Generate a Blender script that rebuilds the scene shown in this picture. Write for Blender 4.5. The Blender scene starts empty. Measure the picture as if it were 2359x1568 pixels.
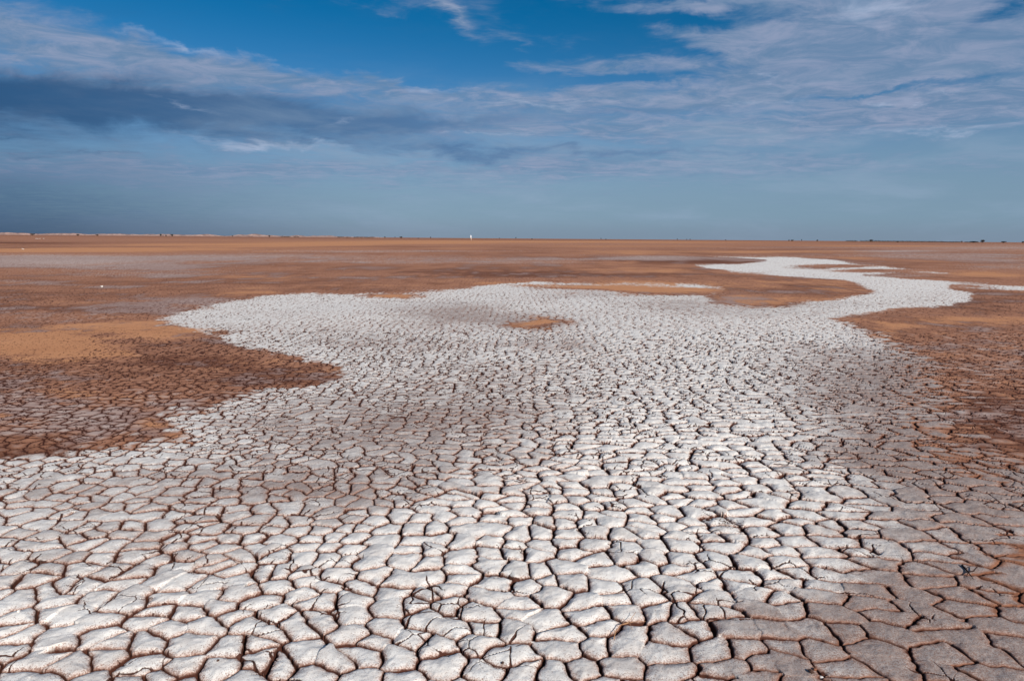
import bpy, math, random
import numpy as np
from mathutils import Vector, Matrix

rng = random.Random(7)
scene = bpy.context.scene
col = scene.collection
R = math.radians

# ------------------------------------------------------------------ camera
H = 1.70
F_MM, SENSOR = 24.0, 36.0
PITCH, ROLL = R(8.50), R(0.44)
cam_data = bpy.data.cameras.new("camera")
cam_data.lens = F_MM
cam_data.sensor_width = SENSOR
cam_data.clip_start = 0.05
cam_data.clip_end = 60000
cam = bpy.data.objects.new("camera", cam_data)
col.objects.link(cam)
CAM_ROT = Matrix.Rotation(math.pi / 2 - PITCH, 3, 'X') @ Matrix.Rotation(ROLL, 3, 'Z')
cam.matrix_world = Matrix.Translation((0, 0, H)) @ CAM_ROT.to_4x4()
scene.camera = cam
scene.render.resolution_x, scene.render.resolution_y = 1024, 680
CR = np.array(CAM_ROT)
PW, PH, PF = 2359.0, 1568.0, 2359.0 * F_MM / SENSOR     # survey picture size and focal length


def ray(px, py):
    """world direction of a surveyed picture point"""
    v = np.array([(px - PW / 2) / PF, -(py - PH / 2) / PF, -1.0])
    v = CR @ v
    return v / np.linalg.norm(v)


def on_ground(px, py):
    v = ray(px, py)
    t = H / -v[2]
    return float(v[0] * t), float(v[1] * t)


def at_distance(px, d):
    """ground position at distance d in the azimuth of picture column px (read at the horizon)"""
    v = ray(px, 549 + (px - PW / 2) * math.tan(ROLL))
    return float(v[0] / v[1] * d), float(d)


def ground_to_survey(x, y):
    c = np.stack([x, y, np.full_like(x, -H)], 0)
    q = np.tensordot(CR.T.astype(np.float32), c, 1)
    return PW / 2 + PF * q[0] / -q[2], PH / 2 - PF * q[1] / -q[2]


# ------------------------------------------------------------------ numpy noise
def _hash(ix, iy, seed):
    h = (ix.astype(np.int64) * 374761393 + iy.astype(np.int64) * 668265263 + seed * 1442695041) & 0xFFFFFFFF
    h = ((h ^ (h >> 13)) * 1274126177) & 0xFFFFFFFF
    h = ((h ^ (h >> 16)) * 2246822519) & 0xFFFFFFFF
    h = h ^ (h >> 15)
    return h


def rnd(ix, iy, seed):
    return ((_hash(ix, iy, seed) & 0xFFFFFF) / 16777216.0).astype(np.float32)


def vnoise(x, y, seed):
    """smooth value noise in -1..1"""
    fx, fy = np.floor(x), np.floor(y)
    ix, iy = fx.astype(np.int64), fy.astype(np.int64)
    tx, ty = (x - fx).astype(np.float32), (y - fy).astype(np.float32)
    tx = tx * tx * tx * (tx * (tx * 6 - 15) + 10)
    ty = ty * ty * ty * (ty * (ty * 6 - 15) + 10)
    a = rnd(ix, iy, seed); b = rnd(ix + 1, iy, seed)
    c = rnd(ix, iy + 1, seed); d = rnd(ix + 1, iy + 1, seed)
    return ((a + (b - a) * tx) * (1 - ty) + (c + (d - c) * tx) * ty) * 2 - 1


def sstep(a, b, x):
    t = np.clip((x - a) / (b - a), 0, 1)
    return t * t * (3 - 2 * t)


def voronoi(px, py, seed, jit=0.86, keep=1.0, width=None):
    """jittered cells: returns (effective distance to the nearest drawn edge, edge width, seed ids).
    width(h) turns the hash of an edge into its half width; edges with hash > keep are left out."""
    cx, cy = np.floor(px).astype(np.int64), np.floor(py).astype(np.int64)
    best = np.full(px.shape, 1e9, np.float32)
    sx = np.zeros_like(px); sy = np.zeros_like(px)
    bi = np.zeros(px.shape, np.int64); bj = np.zeros(px.shape, np.int64)
    for j in (-1, 0, 1):
        for i in (-1, 0, 1):
            a, b = cx + i, cy + j
            qx = a + 0.5 + (rnd(a, b, seed) - 0.5) * jit
            qy = b + 0.5 + (rnd(a, b, seed + 1) - 0.5) * jit
            d = ((qx - px) ** 2 + (qy - py) ** 2).astype(np.float32)
            m = d < best
            best = np.where(m, d, best)
            sx = np.where(m, qx, sx); sy = np.where(m, qy, sy)
            bi = np.where(m, a, bi); bj = np.where(m, b, bj)
    edge = np.full(px.shape, 9.0, np.float32)
    wid = np.zeros(px.shape, np.float32)
    for j in (-2, -1, 0, 1, 2):
        for i in (-2, -1, 0, 1, 2):
            if (i == 0 and j == 0) or abs(i) + abs(j) == 4:
                continue
            a, b = bi + i, bj + j
            qx = a + 0.5 + (rnd(a, b, seed) - 0.5) * jit
            qy = b + 0.5 + (rnd(a, b, seed + 1) - 0.5) * jit
            ex, ey = qx - sx, qy - sy
            L = np.sqrt(ex * ex + ey * ey)
            d = ((0.5 * (qx + sx) - px) * ex + (0.5 * (qy + sy) - py) * ey) / L
            hsh = rnd(bi + a, bj + b, seed + 5)
            w = width(hsh)
            d = (d - w).astype(np.float32)
            m = (d < edge) & (hsh <= keep)
            edge = np.where(m, d, edge)
            wid = np.where(m, w, wid)
    return edge, wid, bi, bj, sx.astype(np.float32), sy.astype(np.float32)


# ------------------------------------------------------------------ zones of the playa, surveyed in the picture
SALT_POLYS = [
    [(-900, 1330), (-300, 1150), (-100, 1090), (0, 1062), (80, 1040), (150, 1025), (270, 1008), (350, 1000), (372, 978), (358, 958), (385, 941),
     (470, 938), (540, 925), (640, 897), (735, 873), (768, 856), (755, 844), (700, 832), (620, 822), (570, 808),
     (530, 790), (508, 776), (545, 768), (450, 765), (380, 757), (335, 750), (345, 742), (400, 728), (470, 708), (560, 693),
     (620, 684), (690, 677), (780, 673), (860, 672), (980, 668), (1100, 662), (1190, 655), (1230, 648), (1290, 651),
     (1400, 655), (1520, 657), (1600, 655), (1660, 660), (1675, 672), (1640, 690), (1650, 700), (1740, 708),
     (1850, 702), (1950, 692), (1995, 681), (2012, 673), (1985, 660), (1930, 648), (1850, 640), (1760, 632),
     (1680, 626), (1600, 612), (1600, 609), (1700, 607), (1765, 601), (1760, 598), (1640, 590), (1640, 588), (1800, 591),
     (1900, 596), (1960, 605), (2050, 615), (2150, 625), (2215, 633), (2120, 637), (1990, 634),
     (2080, 643), (2180, 651), (2280, 656), (2359, 660), (2600, 664),
     (2600, 682), (2359, 671), (2250, 664), (2190, 662), (2238, 680), (2235, 695), (2200, 706), (2080, 715), (1990, 728),
     (1920, 741), (1960, 757), (2030, 774), (2100, 800), (2140, 830), (2190, 862), (2230, 890), (2195, 930),
     (2180, 975), (2215, 1010), (2245, 1050), (2359, 1075), (2500, 1110), (3300, 1180), (4500, 2600), (-2500, 2600)],
]
# lenses of bare ground lying inside the salt: (cx, cy, rx, ry)
HOLES = [(1228, 746, 46, 8), (910, 680, 44, 6), (1420, 666, 170, 9), (1560, 674, 115, 12),
         (1930, 612, 70, 4), (2060, 624, 90, 4), (2100, 634, 60, 4),
         (2450, 1262, 95, 28), (2470, 1345, 60, 30)]
# soft tints: channel -> list of (cx, cy, rx, ry, weight); channels: orange, mauve (thin greyish salt film), dark (damp brown), thin (worn salt)
TINTS = {
    'orange': [(330, 568, 420, 1.6, -.9), (150, 584, 500, 2.0, -.5), (560, 572, 200, 1.2, -.7), (0, 563, 260, 1.2, .7), (1500, 568, 500, 2.0, .35), (1700, 563, 260, 1.2, -.4), (2000, 567, 400, 1.5, .45), (2250, 604, 200, 3, .35), (1100, 572, 260, 2, .3), (900, 583, 300, 2.5, .2), (330, 655, 200, 4, .3), (150, 668, 180, 5, .25), (640, 664, 160, 5, .35), (900, 655, 120, 3, .3), (1100, 655, 160, 3, .35), (100, 680, 220, 4, .35),
               (50, 798, 210, 38, 1.3), (270, 762, 190, 15, 1.15), (390, 780, 90, 12, .9), (480, 765, 100, 6, .8), (0, 968, 60, 22, .8), (330, 985, 60, 30, .75),
               (600, 642, 150, 7, .7), (450, 690, 160, 10, .6), (240, 705, 180, 9, .45), (560, 676, 110, 8, .65), (720, 655, 120, 6, .4), (250, 575, 350, 6.5, 1.2), (560, 566, 300, 5.0, 1.15),
               (0, 578, 300, 5, 1.0), (850, 560, 320, 3.0, .75), (1250, 556, 500, 2.0, .9), (1700, 558, 400, 2, .6), (1900, 578, 180, 3, .8),
               (1640, 579, 300, 3, .75), (1450, 583, 250, 2, .4), (2080, 582, 180, 2.5, .5), (1440, 662, 220, 8, 1.3), (1560, 672, 130, 11, 1.3), (1980, 690, 90, 10, .45),
               (1850, 650, 170, 10, .45), (1920, 668, 110, 12, .75), (1720, 697, 90, 9, .85), (1850, 695, 110, 9, .6),
               (1230, 744, 60, 10, 1.4), (910, 680, 48, 6, 1.0), (2060, 752, 110, 14, .7), (2200, 740, 110, 12, .65), (2330, 745, 80, 16, .5), (2010, 770, 60, 10, .5),
               (1500, 606, 130, 7, .45), (1540, 622, 130, 8, .55), (1200, 590, 150, 6, .3), (2000, 618, 80, 5, .5), (2280, 636, 120, 8, .7), (1960, 596, 70, 3, .6),
               (2330, 680, 60, 10, .35), (1040, 995, 20, 5, 1.1), (1380, 620, 170, 8, .35), (1060, 640, 110, 5, .35), (2380, 1240, 60, 26, .3),
               (760, 850, 60, 16, .4), (640, 840, 100, 14, .25), (1000, 612, 200, 6, .25), (2160, 600, 140, 4, .35), (2300, 590, 200, 3, .2), (480, 850, 240, 26, .3), (150, 900, 120, 14, .35)],
    'mauve': [(1330, 597, 260, 3, .5), (1500, 588, 300, 2, .35), (900, 604, 300, 4, .5), (700, 578, 300, 3, .5), (1000, 578, 260, 2, .4), (1800, 570, 300, 2, .4), (60, 590, 400, 4, .6), (260, 660, 160, 4, .3), (720, 640, 160, 3, .3), (1900, 640, 60, 3, .4), (2330, 600, 120, 3, .5), (30, 655, 160, 6, .4),
              (150, 605, 330, 15, 1.0), (350, 632, 260, 11, .55), (620, 592, 240, 9, .6), (330, 700, 160, 10, .3), (480, 700, 150, 8, .55), (120, 735, 150, 14, .45),
              (90, 940, 260, 45, .75), (160, 985, 200, 20, .6), (360, 930, 110, 20, .35), (1000, 595, 250, 8, .35), (1260, 605, 160, 5, .45), (1440, 625, 90, 5, .5), (1170, 640, 260, 5, .4), (1520, 594, 110, 5, .75), (2150, 590, 300, 10, .6),
              (2300, 570, 300, 8, .65), (2050, 578, 120, 2, 1.0), (2330, 615, 140, 8, .5), (2310, 790, 110, 45, .4), (2320, 1000, 110, 70, .25), (1690, 690, 70, 16, .4), (1580, 690, 60, 7, .3),
              (2100, 637, 110, 5, .4), (2300, 840, 110, 40, .2), (1230, 562, 500, 5, .2), (60, 870, 200, 30, .25)],
    'dark': [(520, 850, 270, 34, .6), (250, 830, 240, 28, .55), (300, 900, 280, 24, .3), (30, 560, 300, 3, .9), (60, 570, 200, 1.4, .6), (400, 548, 700, 2.5, .25), (150, 716, 240, 9, .6), (1560, 600, 330, 10, .6), (1330, 632, 330, 9, .7), (1700, 599, 200, 6, .9),
             (1850, 665, 160, 18, .5), (900, 640, 360, 9, .2), (2300, 700, 160, 26, .4), (2300, 960, 130, 70, 1.0), (2390, 1030, 120, 50, 1.0), (2230, 860, 110, 50, .35),
             (60, 1030, 200, 24, .6), (2240, 650, 120, 10, .5), (1430, 648, 220, 5, .5), (1080, 625, 220, 10, .35), (2370, 1300, 50, 60, .4), (40, 905, 160, 40, .35), (1960, 628, 80, 4, .3)],
    'puff': [(700, 1420, 1100, 210, 1.1), (1560, 1080, 520, 230, 1.0), (1350, 1300, 500, 200, .7), (1500, 800, 600, 50, .35), (100, 1480, 400, 200, .6)],
    'thin': [(1080, 920, 330, 95, .50), (880, 1040, 420, 85, .38), (1310, 800, 130, 26, .42), (1040, 716, 130, 20, .55), (1080, 735, 140, 14, .40), (860, 780, 300, 34, .34), (400, 1130, 700, 80, .40), (700, 970, 400, 60, .36), (300, 1280, 500, 90, .30), (250, 1540, 500, 60, .22),
             (1600, 705, 160, 16, .45), (1750, 725, 220, 14, .25), (1850, 820, 200, 34, .2), (1230, 746, 110, 20, .45), (1380, 680, 200, 12, .3), (2080, 850, 190, 80, .55), (2060, 960, 240, 120, .5), (1900, 900, 200, 60, .2), (2230, 1120, 260, 90, .6),
             (2100, 1060, 190, 90, .5), (2300, 1300, 300, 260, .62), (2050, 1500, 480, 130, .62), (2400, 1500, 500, 200, .65), (1800, 1420, 280, 70, .22), (1430, 1560, 260, 70, .22), (1350, 1260, 90, 30, .2), (1000, 1400, 220, 60, .16), (700, 1130, 260, 45, .3), (1650, 1240, 70, 20, .3), (2220, 660, 40, 10, .3), (1930, 705, 120, 7, .25), (2130, 690, 60, 14, .18)],
}


def poly_sd(px, py, poly):
    """signed distance (positive inside) to a polygon, heights counted 3x because the ground is seen foreshortened"""
    K = 2.6
    x = px.astype(np.float32); y = (py * K).astype(np.float32)
    best = np.full(px.shape, 1e12, np.float32)
    inside = np.zeros(px.shape, bool)
    n = len(poly)
    for i in range(n):
        x0, y0 = poly[i]; x1, y1 = poly[(i + 1) % n]
        y0 *= K; y1 *= K
        dx, dy = x1 - x0, y1 - y0
        t = np.clip(((x - x0) * dx + (y - y0) * dy) / (dx * dx + dy * dy + 1e-9), 0, 1)
        d = (x - x0 - t * dx) ** 2 + (y - y0 - t * dy) ** 2
        best = np.minimum(best, d)
        if y0 != y1:
            inside ^= ((y0 > y) != (y1 > y)) & (x < (x1 - x0) * (y - y0) / (y1 - y0) + x0)
    d = np.sqrt(best)
    return np.where(inside, d, -d)


def zones(x, y):
    """salt/orange/mauve/dark/thin fields at world points"""
    px, py = ground_to_survey(x, y)
    below = np.maximum(py - (549 + (px - PW / 2) * 0.00768), 0.5)
    # irregular outlines: world-space noise octaves that are large enough to be seen at this distance
    n1 = np.zeros_like(px); n2 = np.zeros_like(px); n3 = np.zeros_like(px)
    for k, lam in enumerate((0.35, 0.9, 2.3, 6.0, 16.0, 45.0, 130.0, 400.0)):
        rel = lam / np.maximum(y, 1)
        a = np.exp(-(np.log(rel / 0.16) ** 2) / 2.2)
        vis = sstep(0.02, 0.2, lam * 2400.0 / (y * y + 1))
        a = (a * vis).astype(np.float32)
        n1 += a * vnoise(x / lam, y / lam, 11 + k)
        n2 += a * vnoise(x / lam, y / lam, 31 + k)
        n3 += a * vnoise(x / lam + 7, y / (lam * 1.7), 51 + k)
    wx = px + n1 * 0.095 * below
    wy = py + n2 * 0.040 * below
    sd = np.full(px.shape, -1e9, np.float32)
    for p in SALT_POLYS:
        sd = np.maximum(sd, poly_sd(wx, wy, p))
    for cx, cy, rx, ry in HOLES:
        q = (np.sqrt(((wx - cx) / rx) ** 2 + ((wy - cy) / ry) ** 2) - 1) * ry * 2.4
        sd = np.minimum(sd, q)
    soft = 3.0 + 0.085 * below + 0.30 * below * sstep(1850, 2150, px) * sstep(200, 290, below) * (1 - sstep(430, 580, below))
    salt = sd / soft
    st = np.zeros_like(px)
    for k, lam in enumerate((0.15, 0.5, 1.4, 4.0, 12.0, 36.0, 110.0, 330.0, 1000.0)):
        tall = lam * 1160.0 / (y * y)                       # how tall such a patch shows
        a = np.exp(-(np.log(np.maximum(tall, 1e-6) / 6.0) ** 2) / 2.6) * sstep(0.5, 2.0, tall)
        st += a * (vnoise(x / (lam * 1.6), y / lam, 71 + k) + 0.6 * vnoise(x / (lam * 0.6), y / (lam * 0.6), 91 + k))
    for k, lam in enumerate((0.04, 0.12, 0.36, 1.1, 3.3, 10.0, 30.0, 90.0, 270.0)):
        tall = lam * 1160.0 / (y * y)
        a = np.exp(-(np.log(np.maximum(tall, 1e-6) / 1.8) ** 2) / 0.9) * sstep(0.4, 1.2, tall) * sstep(6, 14, y)
        st += 0.75 * a * vnoise(x / (lam * 0.28), y / lam, 171 + k)
    out = {'streak': st, 'salt': salt + 0.22 * n3 + 0.20 * st, 'n3': n3, 'below': below, 'px': px, 'py': py}
    for ch, lst in TINTS.items():
        f = np.zeros_like(px)
        for cx, cy, rx, ry, w in lst:
            q = ((wx - cx) / rx) ** 2 + ((wy - cy) / ry) ** 2
            f += w * np.exp(-q * 1.1)
        out[ch] = f
    return out


# ------------------------------------------------------------------ ground height and minerals
CELL = 0.142


def warp(x, y):
    """bends the crack net so plates differ in size and have ragged edges"""
    gx = x / CELL; gy = y / CELL
    # plates get larger to the right of the viewer and in the middle distance
    gx = gx - 0.36 * CELL ** -1 * 0.9 * np.logaddexp(0, (x - 0.9) / 0.9)
    gy = gy * 1.04 + 0.06 * gx
    gx = gx + 0.62 * vnoise(x / 1.3, y / 1.3, 101) + 0.17 * vnoise(x / 0.33, y / 0.33, 103)
    gy = gy + 0.55 * vnoise(x / 1.3, y / 1.3, 102) + 0.17 * vnoise(x / 0.33, y / 0.33, 104)
    gx = gx + 0.085 * vnoise(x / 0.085, y / 0.085, 105) + 0.040 * vnoise(x / 0.03, y / 0.03, 107)
    gy = gy + 0.085 * vnoise(x / 0.085, y / 0.085, 106) + 0.040 * vnoise(x / 0.03, y / 0.03, 108)
    return gx, gy


def plates(x, y, z):
    """returns height, crack amount, rim amount, plate hash"""
    salt, thin, orange = z['salt'], z['thin'], z['orange']
    on_salt = sstep(-0.6, 0.8, salt)
    wide = 0.5 + 0.5 * vnoise(x / 0.9, y / 0.9, 121)
    flat = sstep(0.25, 0.75, thin + sstep(0.9, 2.6, x - 0.15 * y) * 0.35)      # flat hard plates on the right

    fine = sstep(3.4, 5.6, y) * (1 - 0.6 * np.clip(z['puff'], 0, 1)) * (1 - 0.8 * sstep(7.5, 13, y))
    wscale = (1 - 0.40 * flat).astype(np.float32)

    def width(h):
        # most cracks are narrow, some are gaping
        return (0.012 + 0.040 * np.clip(h * 1.35 - 0.35, 0, 1) ** 2.0) * wscale
    gx, gy = warp(x, y)
    keep = 0.90 - 0.15 * flat - 0.10 * sstep(0.0, 0.6, vnoise(x / 0.8, y / 0.8, 125))
    e, w, bi, bj, sx, sy = voronoi(gx, gy, 3, jit=0.76, keep=keep, width=width)
    e = e * CELL; w = w * CELL
    hsh = rnd(bi, bj, 77)
    # fine second-order cracks running part way into the plates
    g2x = x / 0.125 + 0.30 * vnoise(x / 0.2, y / 0.2, 131) + 0.10 * vnoise(x / 0.045, y / 0.045, 133)
    g2y = y / 0.125 + 0.30 * vnoise(x / 0.2, y / 0.2, 132) + 0.10 * vnoise(x / 0.045, y / 0.045, 134)
    e2, w2, _, _, _, _ = voronoi(g2x, g2y, 203, keep=0.8, width=lambda h: 0.0 * h)
    e2 = np.abs(e2) * 0.125
    part = vnoise(x / 0.21, y / 0.21, 141)
    near_rim = np.exp(-np.maximum(e, 0) / 0.028)
    w2v = 0.0048 * sstep(0.27, 0.95, part * 0.9 + 0.50 * near_rim - 0.12 * flat + 0.75 * fine)
    c2 = (1 - sstep(0.1, 0.8, e2 / np.maximum(w2v, 1e-5))) * sstep(0.0004, 0.003, w2v)
    c2c = (1 - sstep(0.6, 1.35, e2 / np.maximum(w2v, 1e-5))) * sstep(0.0002, 0.002, w2v)  # colour mask wider than the groove: shade painted over its sunlit wall
    t = np.maximum(e, 0)
    puff = (0.0130 * (1 - flat) * np.clip(z['puff'], 0, 1) + 0.0035) * on_salt + 0.002
    shoulder = 1 - np.exp(-(t / (0.018 + 0.010 * (1 - flat))) ** 1.15)
    gap = 1 - sstep(-0.001, 0.0042, e)
    far_w = 0.003 * sstep(3.5, 7, y) * (1 - sstep(8, 14, y))  # farther out the painted crack darkness spreads past the edge
    dark_gap = 1 - sstep(0.0004 + 0.4 * far_w, 0.0056 + far_w, e)  # colour mask for crack soil and painted shade, wider than the gap
    depth = 0.016 + 2.2 * w
    lively = (0.25 + 0.75 * np.clip(z['puff'], 0, 1))
    tiltx = (rnd(bi, bj, 78) - 0.5) * 0.09 * lively; tilty = (rnd(bi, bj, 79) - 0.5) * 0.09 * lively
    live = (0.35 + 0.65 * on_salt)
    lx = (gx - sx) * CELL; ly = (gy - sy) * CELL
    h = puff * shoulder - gap * depth * live + (tiltx * lx + tilty * ly + (hsh - 0.5) * 0.010 * lively) * on_salt * (1 - gap)
    h = h - c2 * 0.011 * live
    # lumps on the crust
    h = h + 0.0030 * vnoise(x / 0.05, y / 0.05, 151) * (1 - gap) + 0.0012 * vnoise(x / 0.018, y / 0.018, 152)
    calm = 1 - 0.22 * sstep(9, 16, y) - 0.42 * sstep(16, 45, y)
    h = h * (1 - 0.5 * sstep(9, 20, y))
    sandy = np.clip(orange * 1.6 - 0.4 - 1.5 * on_salt, 0, 1)
    h = h * (1 - 0.6 * sandy)
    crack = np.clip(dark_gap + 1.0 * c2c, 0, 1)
    rim = np.exp(-t / (0.012 + 0.020 * (1 - on_salt) + 0.009 * wide))
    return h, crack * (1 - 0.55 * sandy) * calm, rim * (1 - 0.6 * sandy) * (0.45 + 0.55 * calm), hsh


def build_ground():
    S = (F_MM / SENSOR * 1024) * H
    s = [S / 1.55]
    while s[-1] > 0.16:
        cur = s[-1]
        step = 0.80 if cur > 620 else (0.62 if cur > 8 else 0.25)
        s.append(cur - min(step, cur * 0.35))
    yrow = S / np.array(s)
    NC = 1950
    u = np.linspace(-1, 1, NC)
    u = np.concatenate([[-9, -5, -3, -2, -1.5, -1.25, -1.1], u, [1.1, 1.25, 1.5, 2, 3, 5, 9]])
    back = np.array([-400.0, -60.0, -12.0, -4.0, -1.0, 0.4, 1.2])
    yall = np.concatenate([back, yrow])
    half = 1.1 + 0.94 * np.maximum(yall, 1.2)
    half[:len(back)] = np.maximum(half[:len(back)], 1.1 + 0.94 * np.abs(back))
    NR, NCt = len(yall), len(u)
    X = (u[None, :] * half[:, None])
    Y = np.repeat(yall[:, None], NCt, 1)
    Z = np.zeros_like(X, dtype=np.float32)
    A = np.zeros((NR, NCt, 4), np.float32)
    B = np.zeros((NR, NCt, 4), np.float32)
    C = np.zeros((NR, NCt), np.float32)
    d_row = np.gradient(yall)
    for r0 in range(0, NR, 60):
        r1 = min(NR, r0 + 60)
        xs, ys = X[r0:r1], Y[r0:r1]
        xs32, ysafe = xs.astype(np.float32), np.maximum(ys, 0.6).astype(np.float32)
        z = zones(xs32, ysafe)
        ym = float(ys.mean())
        K = 1 if ym < 15 else (3 if ym < 30 else 6)
        h = c = rim = hs = 0
        dr = d_row[r0:r1, None]
        for k in range(K):
            off = ((k + 0.5) / K - 0.5) * dr * (1.0 if K > 1 else 0)
            off = np.minimum(off, 40)
            a, b, cc, dd = plates(xs, ys + off, z)
            h = h + a / K; c = c + b / K; rim = rim + cc / K; hs = hs + dd / K
        fade = 1 - sstep(60, 220, ys)
        h = h * fade
        # banks of silt stand a little proud of the salt, the far plain rolls very gently
        bank = sstep(0.3, -2.2, z['salt']) * 0.020 * sstep(6, 14, ys)
        roll = 0.02 * vnoise(xs / 3.1, ys / 3.1, 161) * sstep(3, 10, ys) + 0.05 * vnoise(xs / 19, ys / 19, 162) * sstep(20, 60, ys)
        Z[r0:r1] = h + bank + roll
        C[r0:r1] = z['streak']
        A[r0:r1, :, 0] = np.clip(z['salt'] * 0.25 + 0.5, 0, 1)
        A[r0:r1, :, 1] = np.clip(z['orange'] * 0.5, 0, 1)
        A[r0:r1, :, 2] = np.clip(z['mauve'] * 0.5, 0, 1)
        A[r0:r1, :, 3] = np.clip(z['dark'] * 0.5, 0, 1)
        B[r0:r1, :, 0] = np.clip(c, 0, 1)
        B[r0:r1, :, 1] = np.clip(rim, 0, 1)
        B[r0:r1, :, 2] = np.clip(z['thin'], 0, 1)
        B[r0:r1, :, 3] = hs
    me = bpy.data.meshes.new("ground")
    nv = NR * NCt
    co = np.stack([X, Y, Z], -1).reshape(-1).astype(np.float32)
    me.vertices.add(nv)
    me.vertices.foreach_set("co", co)
    idx = np.arange(nv, dtype=np.int32).reshape(NR, NCt)
    q = np.stack([idx[:-1, :-1], idx[:-1, 1:], idx[1:, 1:], idx[1:, :-1]], -1).reshape(-1)
    nf = len(q) // 4
    me.loops.add(nf * 4)
    me.loops.foreach_set("vertex_index", q)
    me.polygons.add(nf)
    me.polygons.foreach_set("loop_start", np.arange(0, nf * 4, 4, dtype=np.int32))
    me.update(calc_edges=True)
    me.shade_smooth()
    a = me.attributes.new("minerals", 'FLOAT_COLOR', 'POINT'); a.data.foreach_set("color", A.reshape(-1))
    b = me.attributes.new("surface", 'FLOAT_COLOR', 'POINT'); b.data.foreach_set("color", B.reshape(-1))
    c = me.attributes.new("streak", 'FLOAT', 'POINT'); c.data.foreach_set("value", C.reshape(-1))
    ob = bpy.data.objects.new("ground", me)
    col.objects.link(ob)
    ob["kind"] = "structure"
    return ob


# ------------------------------------------------------------------ node helpers
class NT:
    def __init__(self, tree):
        self.t = tree; self.n = tree.nodes; self.l = tree.links; self.n.clear()

    def new(self, typ, **kw):
        nd = self.n.new(typ)
        for k, v in kw.items():
            setattr(nd, k, v)
        return nd

    def put(self, sock, v):
        if isinstance(v, bpy.types.NodeSocket):
            self.l.new(v, sock)
        elif v is not None:
            sock.default_value = v

    def math(self, op, a, b=None, c=None, clamp=False):
        nd = self.new('ShaderNodeMath', operation=op, use_clamp=clamp)
        for i, v in enumerate((a, b, c)):
            if v is not None:
                self.put(nd.inputs[i], v)
        return nd.outputs[0]

    def smooth(self, x, a, b, o0=0.0, o1=1.0):
        nd = self.new('ShaderNodeMapRange', interpolation_type='SMOOTHSTEP')
        for i, v in enumerate((x, a, b, o0, o1)):
            self.put(nd.inputs[i], v)
        return nd.outputs[0]

    def noise(self, vec, scale, detail=2.0, rough=0.5, dist=0.0):
        nd = self.new('ShaderNodeTexNoise')
        self.put(nd.inputs['Vector'], vec)
        nd.inputs['Scale'].default_value = scale
        nd.inputs['Detail'].default_value = detail
        nd.inputs['Roughness'].default_value = rough
        nd.inputs['Distortion'].default_value = dist
        return nd.outputs[0]

    def mix(self, f, a, b, blend='MIX'):
        nd = self.new('ShaderNodeMix', data_type='RGBA', blend_type=blend)
        self.put(nd.inputs[0], f)
        for i, v in ((6, a), (7, b)):
            if isinstance(v, tuple) and len(v) == 3:
                v = v + (1.0,)
            self.put(nd.inputs[i], v)
        return nd.outputs[2]

    def mapping(self, vec, loc=(0, 0, 0), rot=(0, 0, 0), scale=(1, 1, 1)):
        nd = self.new('ShaderNodeMapping')
        self.put(nd.inputs[0], vec)
        nd.inputs[1].default_value = loc; nd.inputs[2].default_value = rot; nd.inputs[3].default_value = scale
        return nd.outputs[0]


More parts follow.
